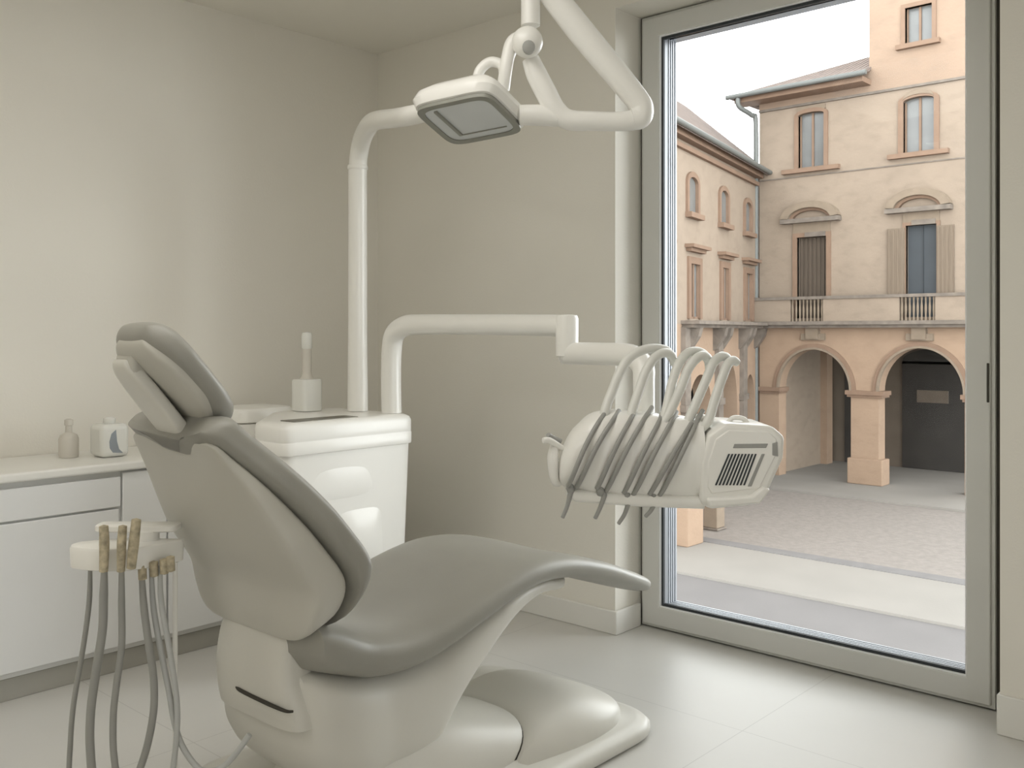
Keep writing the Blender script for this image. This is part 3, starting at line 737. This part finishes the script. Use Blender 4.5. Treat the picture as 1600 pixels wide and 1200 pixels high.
# ================================================================ THE SQUARE OUTSIDE
ZG, YF = -3.8, 31.25
S(boxo('ground', (-60, 25, 4.2, 60, ZG-.6, ZG-.02), 'cobble', smooth=False), 'cobbled ground of the square outside', 'ground')
S(boxo('trim_1', (-60, 25, 28.62, 37.5, ZG-.02, ZG+.05), 'pave', smooth=False), 'pale pavement along the arcade', 'pavement')
S(boxo('trim_2', (-60, 25, 20.0, 20.44, ZG-.02, ZG+.09), 'kerb', smooth=False), 'kerb between cobbles and the nearer pavement', 'kerb')
S(boxo('trim_3', (-60, 25, 17.16, 19.99, ZG-.02, ZG+.08), 'pave', smooth=False), 'nearer pale pavement strip', 'pavement')
S(boxo('trim_4', (-60, 25, 4.2, 17.15, ZG-.02, ZG+.03), 'road', smooth=False), 'grey road below the window', 'road')

def strip_wall(b, x0, x1, z0, z1, holes, y0, y1):
    """wall slab with rectangular or arched holes; holes: (x0,x1,z0,z1,rise)"""
    xs = {x0, x1}
    for h in holes:
        xs |= {h[0], h[1]}
        if h[4] > 0:
            for k in range(1, 28): xs.add(h[0]+(h[1]-h[0])*(.5-.5*math.cos(PI*k/28)))
    xs = sorted(x for x in xs if x0 <= x <= x1)
    for a, c in zip(xs, xs[1:]):
        m = (a+c)/2
        hs = sorted([h for h in holes if h[0] <= m <= h[1]], key=lambda h: h[2]); z = z0; za = zc = z0
        for h in hs:
            if h[2] > z+1e-4: hexa(b, a, c, za, zc, h[2], h[2], y0, y1)
            def top(x):
                if h[4] <= 0: return h[3]
                u = (x-(h[0]+h[1])/2)/((h[1]-h[0])/2); return h[3]+h[4]*math.sqrt(max(0, 1-u*u))
            za, zc = top(a), top(c); z = h[3]
        hexa(b, a, c, za, zc, z1, z1, y0, y1)
def hexa(b, a, c, za, zc, ta, tc_, y0, y1):
    v = [b.verts.new(p) for p in ((a, y0, za), (c, y0, zc), (c, y1, zc), (a, y1, za), (a, y0, ta), (c, y0, tc_), (c, y1, tc_), (a, y1, ta))]
    for f in ((0, 1, 2, 3), (7, 6, 5, 4), (0, 4, 5, 1), (1, 5, 6, 2), (2, 6, 7, 3), (3, 7, 4, 0)): b.faces.new([v[i] for i in f])
def arch_band(b, cx, z0, rx, rz, wx, wz, y0, y1, n=28, a0=0.0, a1=PI):
    prev = None
    for k in range(n+1):
        a = a0+(a1-a0)*k/n; co, s = math.cos(a), math.sin(a)
        ring = [b.verts.new(p) for p in ((cx+rx*co, y0, z0+rz*s), (cx+(rx+wx)*co, y0, z0+(rz+wz)*s), (cx+(rx+wx)*co, y1, z0+(rz+wz)*s), (cx+rx*co, y1, z0+rz*s))]
        if prev:
            for j in range(4): b.faces.new((prev[j], prev[(j+1) % 4], ring[(j+1) % 4], ring[j]))
        else: b.faces.new(ring)
        prev = ring
    b.faces.new(prev[::-1])
def arch_fill(b, x0, x1, z0, z1, rise, y0, y1, n=16):
    pts = [(x0, z0), (x1, z0)]+[((x0+x1)/2+(x1-x0)/2*math.cos(PI*k/n), z1+rise*math.sin(PI*k/n)) for k in range(n+1)]
    if rise <= 0: pts = [(x0, z0), (x1, z0), (x1, z1), (x0, z1)]
    prism(b, pts, y0, y1, 'y')

def ext_window(par, x0, x1, z0, z1, rise, tw, side, split=True, sill=.28, pm='pane', name='window', base='trim', dep=.16):
    """surround (part) with pane, mullion and sill (sub-parts); outward is +y*side"""
    Y = lambda d: d*side
    b = B()
    box(b, x0-tw, x0, *sorted((Y(-.12), Y(.07))), z0, z1); box(b, x1, x1+tw, *sorted((Y(-.12), Y(.07))), z0, z1)
    if rise > 0: arch_band(b, (x0+x1)/2, z1, (x1-x0)/2, rise, tw, tw, *sorted((Y(-.12), Y(.07))))
    else: box(b, x0-tw, x1+tw, *sorted((Y(-.12), Y(.07))), z1, z1+tw)
    s = obj(name, b, base, par, world=False, smooth=False)
    b = B(); arch_fill(b, x0-.01, x1+.01, z0, z1, rise, *sorted((Y(-dep-.06), Y(-dep)))); obj('pane', b, pm, s, world=False, smooth=False)
    if split:
        b = B(); xm = (x0+x1)/2; box(b, xm-.035, xm+.035, *sorted((Y(-dep-.01), Y(-dep+.05))), z0, z1+rise*.95); box(b, x0, x0+.05, *sorted((Y(-dep-.01), Y(-dep+.05))), z0, z1); box(b, x1-.05, x1, *sorted((Y(-dep-.01), Y(-dep+.05))), z0, z1); box(b, x0, x1, *sorted((Y(-dep-.01), Y(-dep+.05))), z0, z0+.06)
        obj('mullion', b, base, s, world=False, smooth=False)
    if sill:
        b = B(); box(b, x0-tw-sill, x1+tw+sill, *sorted((Y(-.05), Y(.20))), z0-.15, z0); obj('sill', b, base, s, world=False, smooth=False)
    return s

# ---- the arcaded palazzo straight ahead; local frame = world X, outward -y
pal = thing('arcaded_building', 'ochre palazzo with two round arches, balcony and hooded windows across the square', 'building', (0, YF, 0))
X0, X1 = -16.36, -7.6
b = B()
arches = [(-15.62, -13.04, ZG, -.70, 1.40), (-12.12, -9.46, ZG, -.66, 1.44), (-8.5, -6.4, ZG, -.66, 1.44)]
strip_wall(b, X0, X1, ZG+.05, 1.52, arches[:2]+[(-8.5, X1, ZG, -.66, 0)], .0, .55)
obj('arcade_wall', b, 'pier', pal, world=False, smooth=False)
b = B()
holes = [(-14.93, -13.87, 1.75, 4.53, 0), (-11.23, -10.28, 1.75, 4.67, 0), (-14.88, -13.96, 6.90, 8.72, .08), (-11.31, -10.36, 6.98, 8.62, .12)]
strip_wall(b, X0, X1, 1.52, 9.06, holes, 0, .55)
obj('upper_wall', b, 'ochre', pal, world=False, smooth=False)
b = B(); strip_wall(b, X0, -12.42, 9.06, 9.84, [], -.02, .55); strip_wall(b, -12.42, X1, 9.06, 16, [(-11.25, -10.42, 10.46, 11.62, 0)], -.02, .55); box(b, -12.42, -11.9, .55, 7, 9.06, 16)
obj('tower_wall', b, 'peach', pal, world=False, smooth=False)
boxo('side_wall', (X0, X0+.5, .56, 7, ZG+.05, 9.55), 'ochre', pal, world=False, smooth=False)
b = B(); box(b, X0, X1, -.07, .01, 9.06, 9.14); box(b, X0, X1, -.03, .01, 6.62, 6.66)
obj('string_course', b, 'stone', pal, world=False, smooth=False)
# roof over the lower part
b = B()
R0 = [(-17.1, -.85, 9.62), (-12.35, -.85, 9.62), (-12.35, 2.4, 11.0), (-13.5, 2.4, 11.0), (-17.1, 6, 9.62)]
v = [b.verts.new(p) for p in R0]; b.faces.new(v[:4]); b.faces.new((v[0], v[3], v[4]))
v2 = [b.verts.new((x, y, z-.10)) for x, y, z in R0]; b.faces.new(v2[:4][::-1]); b.faces.new((v2[4], v2[3], v2[0]))
for i, j in ((0, 1), (1, 2), (2, 3), (3, 4), (4, 0)): b.faces.new((v[i], v2[i], v2[j], v[j]))
obj('roof', b, 'roof', pal, world=False, smooth=False)
b = B(); box(b, -16.95, -12.35, -.75, .02, 9.36, 9.53); obj('soffit', b, 'trim', pal, world=False, smooth=False)
b = B(); tube(b, [(-17.15, -.95, 9.56), (-15, -.95, 9.57), (-12.15, -.95, 9.58)], .085, 10, 1, False); obj('gutter', b, 'gutter', pal, world=False)
b = B(); tube(b, [(-16.72, -.9, 9.52), (-16.70, -.85, 9.2), (-16.5, -.3, 8.95), (-16.42, -.16, 8.6), (-16.42, -.16, 5), (-16.42, -.16, ZG+.1)], .085, 10, 5); obj('drainpipe', b, 'gutter', pal, world=False)
# windows
ext_window(pal, -14.88, -13.96, 6.90, 8.72, .08, .14, -1, sill=.42)
b = B(); box(b, -14.93, -13.91, -.05, .02, 8.86, 9.02); obj('lintel_light', b, 'lite', pal, world=False, smooth=False)
ext_window(pal, -11.31, -10.36, 6.98, 8.62, .12, .16, -1, sill=.30)
b = B(); arch_band(b, -10.835, 8.66, .48, .16, .0, .16, -.09, .0, 20); obj('lintel_light', b, 'lite', pal, world=False, smooth=False)
ext_window(pal, -11.25, -10.42, 10.46, 11.62, 0, .13, -1, sill=.13)
# balcony doors with hoods
def hooded(x0, x1, z1, hx0, hx1, hz, rise, pm, jw):
    s = ext_window(pal, x0, x1, 1.72, z1, 0, jw, -1, split=False, sill=0, pm=pm, name='balcony_door')
    cx = (hx0+hx1)/2; rx = (hx1-hx0)/2
    b = B(); arch_band(b, cx, hz, rx-.28, rise-.22, .28, .22, -.30, .0, 26, .12, PI-.12); obj('arched_hood', b, 'lite', s, world=False, smooth=False)
    b = B(); arch_band(b, cx, hz, rx-.40, rise-.31, .12, .09, -.16, .0, 26, .12, PI-.12); obj('hood_moulding', b, 'trim', s, world=False, smooth=False)
    b = B(); box(b, hx0, hx1, -.28, .0, hz-.10, hz+.05); obj('hood_shelf', b, 'stone', s, world=False, smooth=False)
    b = B(); box(b, x0-jw+.02, x1+jw-.02, -.06, 0, z1+jw, hz-.1); obj('frieze', b, 'trim' if 0 else 'lite', s, world=False, smooth=False)
    b = B(); box(b, cx-.22, x1-.02, -.1, .0, z1, z1+.16); obj('lintel_light', b, 'stone', s, world=False, smooth=False)
    return s
hooded(-14.93, -13.87, 4.53, -15.45, -13.36, 5.12, .62, 'shut', .15)
s = hooded(-11.23, -10.28, 4.67, -11.83, -9.80, 5.18, .64, 'bluep', .10)
b = B(); xm = -10.755; box(b, xm-.015, xm+.015, .12, .17, 1.75, 4.67); obj('door_seam', b, 'gasket', s, world=False, smooth=False)
for a, c in ((-11.80, -11.25), (-10.26, -9.76)):
    b = B(); box(b, a, c, -.10, -.03, 1.75, 4.60)
    for k in range(4): x = a+(c-a)*(k+.5)/4; box(b, x-.03, x+.03, -.12, -.10, 1.8, 4.55)
    obj('shutter', b, 'shutl', pal, world=False, smooth=False)
b = B()
for k in range(7): x = -14.87+k*.155; box(b, x, x+.09, .12, .16, 1.76, 4.5)
obj('shutter_slats', b, 'shut', pal, world=False, smooth=False)
# balcony: ledge, parapet, rail and balusters
b = B(); box(b, X0, X1, -.55, 0, 1.52, 1.64); box(b, X0, X1, -.40, 0, 1.42, 1.52); obj('balcony_ledge', b, 'stone', pal, world=False, smooth=False)
b = B()
for a, c in ((X0, -15.0), (-13.82, -11.30), (-10.20, X1)): box(b, a, c, -.42, -.28, 1.64, 2.38)
obj('balcony_parapet', b, 'ochre', pal, world=False, smooth=False)
b = B(); box(b, X0, X1, -.47, -.24, 2.38, 2.48); obj('balcony_rail', b, 'stone', pal, world=False, smooth=False)
bal = None
for a, c in ((-15.0, -13.82), (-11.30, -10.20)):
    for k in range(9):
        x = a+(c-a)*(k+.5)/9
        if bal is None:
            b = B(); lathe(b, [(.035, 0), (.035, .08), (.022, .14), (.040, .30), (.040, .42), (.022, .60), (.035, .68), (.035, .74)], 8); bal = obj('baluster', b, 'lite', pal, world=False); bal.location = (x, -.35, 1.64)
        else:
            o = bal.copy(); C.objects.link(o); o.parent = pal; o.location = (x, -.35, 1.64)
# arch mouldings, imposts, keystones
for h in arches[:2]:
    cx = (h[0]+h[1])/2; rx = (h[1]-h[0])/2
    b = B(); arch_band(b, cx, h[3], rx-.01, h[4]-.01, .19, .19, -.07, .02, 36); obj('arch_moulding', b, 'trim', pal, world=False)
    b = B(); arch_band(b, cx, h[3], rx-.02, h[4]-.02, .07, .07, -.11, .02, 36); obj('arch_inner_edge', b, 'lite', pal, world=False)
    b = B(); box(b, cx-.42, cx+.42, -.12, 0, 1.0, 1.22); box(b, cx-.22, cx+.22, -.2, 0, 1.04, 1.42); obj('keystone_bracket', b, 'lite', pal, world=False, smooth=False)
for a, c in ((X0, -15.53), (-13.2, -11.93), (-9.56, -8.4)):
    b = B(); box(b, a, c, -.12, .60, h[3]-.14, h[3]-.0); box(b, a+.05, c-.05, -.07, .58, h[3]-.22, h[3]-.14); obj('impost', b, 'trim', pal, world=False, smooth=False)
b = B(); box(b, -13.15, -11.98, -.06, .6, ZG+.05, ZG+.9); obj('pier_plinth', b, 'pier', pal, world=False, bevel=.03, smooth=False)
# inside the arcade
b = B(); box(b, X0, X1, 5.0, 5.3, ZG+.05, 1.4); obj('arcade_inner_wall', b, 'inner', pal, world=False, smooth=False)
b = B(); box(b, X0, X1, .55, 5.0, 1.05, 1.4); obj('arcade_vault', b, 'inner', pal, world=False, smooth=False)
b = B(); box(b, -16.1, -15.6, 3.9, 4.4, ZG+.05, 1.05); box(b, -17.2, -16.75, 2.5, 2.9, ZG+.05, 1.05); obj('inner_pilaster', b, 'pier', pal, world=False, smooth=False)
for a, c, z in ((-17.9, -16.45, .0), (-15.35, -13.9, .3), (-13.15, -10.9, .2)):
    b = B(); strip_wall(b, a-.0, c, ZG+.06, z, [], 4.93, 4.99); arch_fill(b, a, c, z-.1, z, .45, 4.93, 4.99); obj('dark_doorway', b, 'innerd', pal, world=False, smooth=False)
boxo('shop_sign', (-12.6, -11.5, 4.88, 4.92, -1.3, -.85), 'inner', pal, world=False, smooth=False)
b = B(); box(b, -11.0, -10.0, .6, 5.0, ZG+.05, 1.05); 
b.free()

# ---- the wing on the left; local x runs from the inner corner towards the viewer, outward +y
wing_ang = math.atan2(-.9752, .2213)
wing = thing('side_wing_building', 'long ochre side wing with small arched windows, left of the arcaded building', 'building', (-16.455, YF, 0), wing_ang)
SX = 14.0
b = B()
wins = [(6.62, 7.62, 4.68, 5.62), (3.58, 4.55, 4.68, 5.62), (.82, 1.75, 4.66, 5.58)]
doors = [(6.49, 7.42, 3.32), (3.57, 4.33, 3.38), (.75, 1.64, 3.35)]
ho = [(a+.05, c-.05, z0, z1, .18) for a, c, z0, z1 in wins]+[(a, c, 1.66, z, .05) for a, c, z in doors]
ho += [(9.7, 10.7, 4.68, 5.62, .18), (9.5, 10.4, 1.66, 3.35, .05)]
strip_wall(b, -.6, SX, 1.5, 6.9, ho, -.55, 0); box(b, -.6, SX, -.55, -.02, 6.9, 7.15); obj('upper_wall', b, 'ochre', wing, world=False, smooth=False)
b = B(); strip_wall(b, -.6, SX, ZG+.0, 1.5, [(5.3, 7.35, ZG, -1.0, 1.0), (2.5, 4.1, ZG, -1.2, 1.5), (.3, 1.5, ZG, -1.3, 1.1)], -.55, 0); obj('arcade_wall', b, 'pier', wing, world=False, smooth=False)
for a, c, z0, z1 in wins+[(9.7, 10.7, 4.68, 5.62)]: ext_window(wing, a+.1, c-.1, z0+.04, z1-.02, .18, .16, 1, split=False, sill=.04, dep=.03)
for a, c, z in doors+[(9.5, 10.4, 3.35)]:
    s = ext_window(wing, a+.06, c-.06, 1.66, z-.06, .0, .2, 1, split=True, sill=0, name='balcony_door', dep=.05)
    b = B(); box(b, a-.35, c+.35, -.0, .28, 3.70, 3.80); box(b, a-.22, c+.22, 0, .16, 3.6, 3.70); obj('hood_shelf', b, 'trim', s, world=False, smooth=False)
b = B(); box(b, .12, 8.1, 0, .55, 1.50, 1.60); box(b, .12, 8.0, 0, .35, 1.40, 1.50); obj('balcony_ledge', b, 'stone', wing, world=False, smooth=False)
for x in (7.85, 4.72, 1.98):
    b = B(); box(b, x-.24, x+.24, .0, .14, ZG+.05, 1.4); box(b, x-.30, x+.30, .0, .18, -1.0, -.8); obj('stained_pilaster', b, 'stone', wing, world=False, smooth=False)
for x in (7.5, 5.0, 4.4, 2.2, 1.7, .3):
    b = B(); prism(b, [(0, 1.4), (.42, 1.4), (.36, 1.15), (.1, .75), (0, .7)], x-.14, x+.14, 'x'); obj('balcony_bracket', b, 'stone', wing, world=False, smooth=False)
b = B()
box(b, .12, SX, -.1, .12, 6.45, 6.58); box(b, -.3, SX, -.1, .25, 6.72, 6.96); box(b, -.3, SX, -.1, .12, 6.96, 7.06); obj('cornice', b, 'trim', wing, world=False, smooth=False)
b = B(); R0 = [(-.3, .45, 6.92), (SX+.3, .45, 6.92), (SX+.3, -4.0, 10.6), (-4.0, -4.0, 10.6)]
v = [b.verts.new(p) for p in R0]; b.faces.new(v); v2 = [b.verts.new((x, y, z-.12)) for x, y, z in R0]; b.faces.new(v2[::-1])
for i in range(4): j = (i+1) % 4; b.faces.new((v[i], v2[i], v2[j], v[j]))
obj('roof', b, 'roof', wing, world=False, smooth=False)
b = B(); tube(b, [(-.1, .5, 6.9), (SX, .5, 6.9)], .08, 10, 1, False); obj('gutter', b, 'gutter', wing, world=False)
b = B(); box(b, -.6, SX, -2.5, -2.2, ZG, 1.3); box(b, -.6, SX, -2.2, -.55, .9, 1.3); box(b, -.6, -.4, -2.2, -.55, ZG, .9); box(b, SX-.2, SX, -2.2, -.55, ZG, .9); obj('inner_wall', b, 'innerd', wing, world=False, smooth=False)
# near pillar of the square and a white box beside it
pl_ = boxo('stone_pillar', (-.28, .28, -.35, .35, 0, 2.25), 'pier', bevel=.02); pl_.location = (-12.15, 19.55, ZG+.08); tag(pl_, 'ochre stone pillar on the near pavement, left edge of the window view', 'pillar')
pl_.rotation_euler = (0, 0, 0)
t = thing('white_cabinet', 'small white street cabinet standing beyond the ochre pillar', 'cabinet', (-12.75, 21.9, ZG-.01))
b = B(); box(b, -.2, .2, -.2, .2, .05, .62); obj('housing', b, 'lite', t, world=False, bevel=.02)
b = B(); box(b, -.23, .23, -.23, .23, .62, .66); obj('lid', b, 'white', t, world=False, bevel=.01)
b = B(); box(b, -.24, .24, -.24, .24, 0, .05); obj('foot', b, 'stone', t, world=False, bevel=.01)
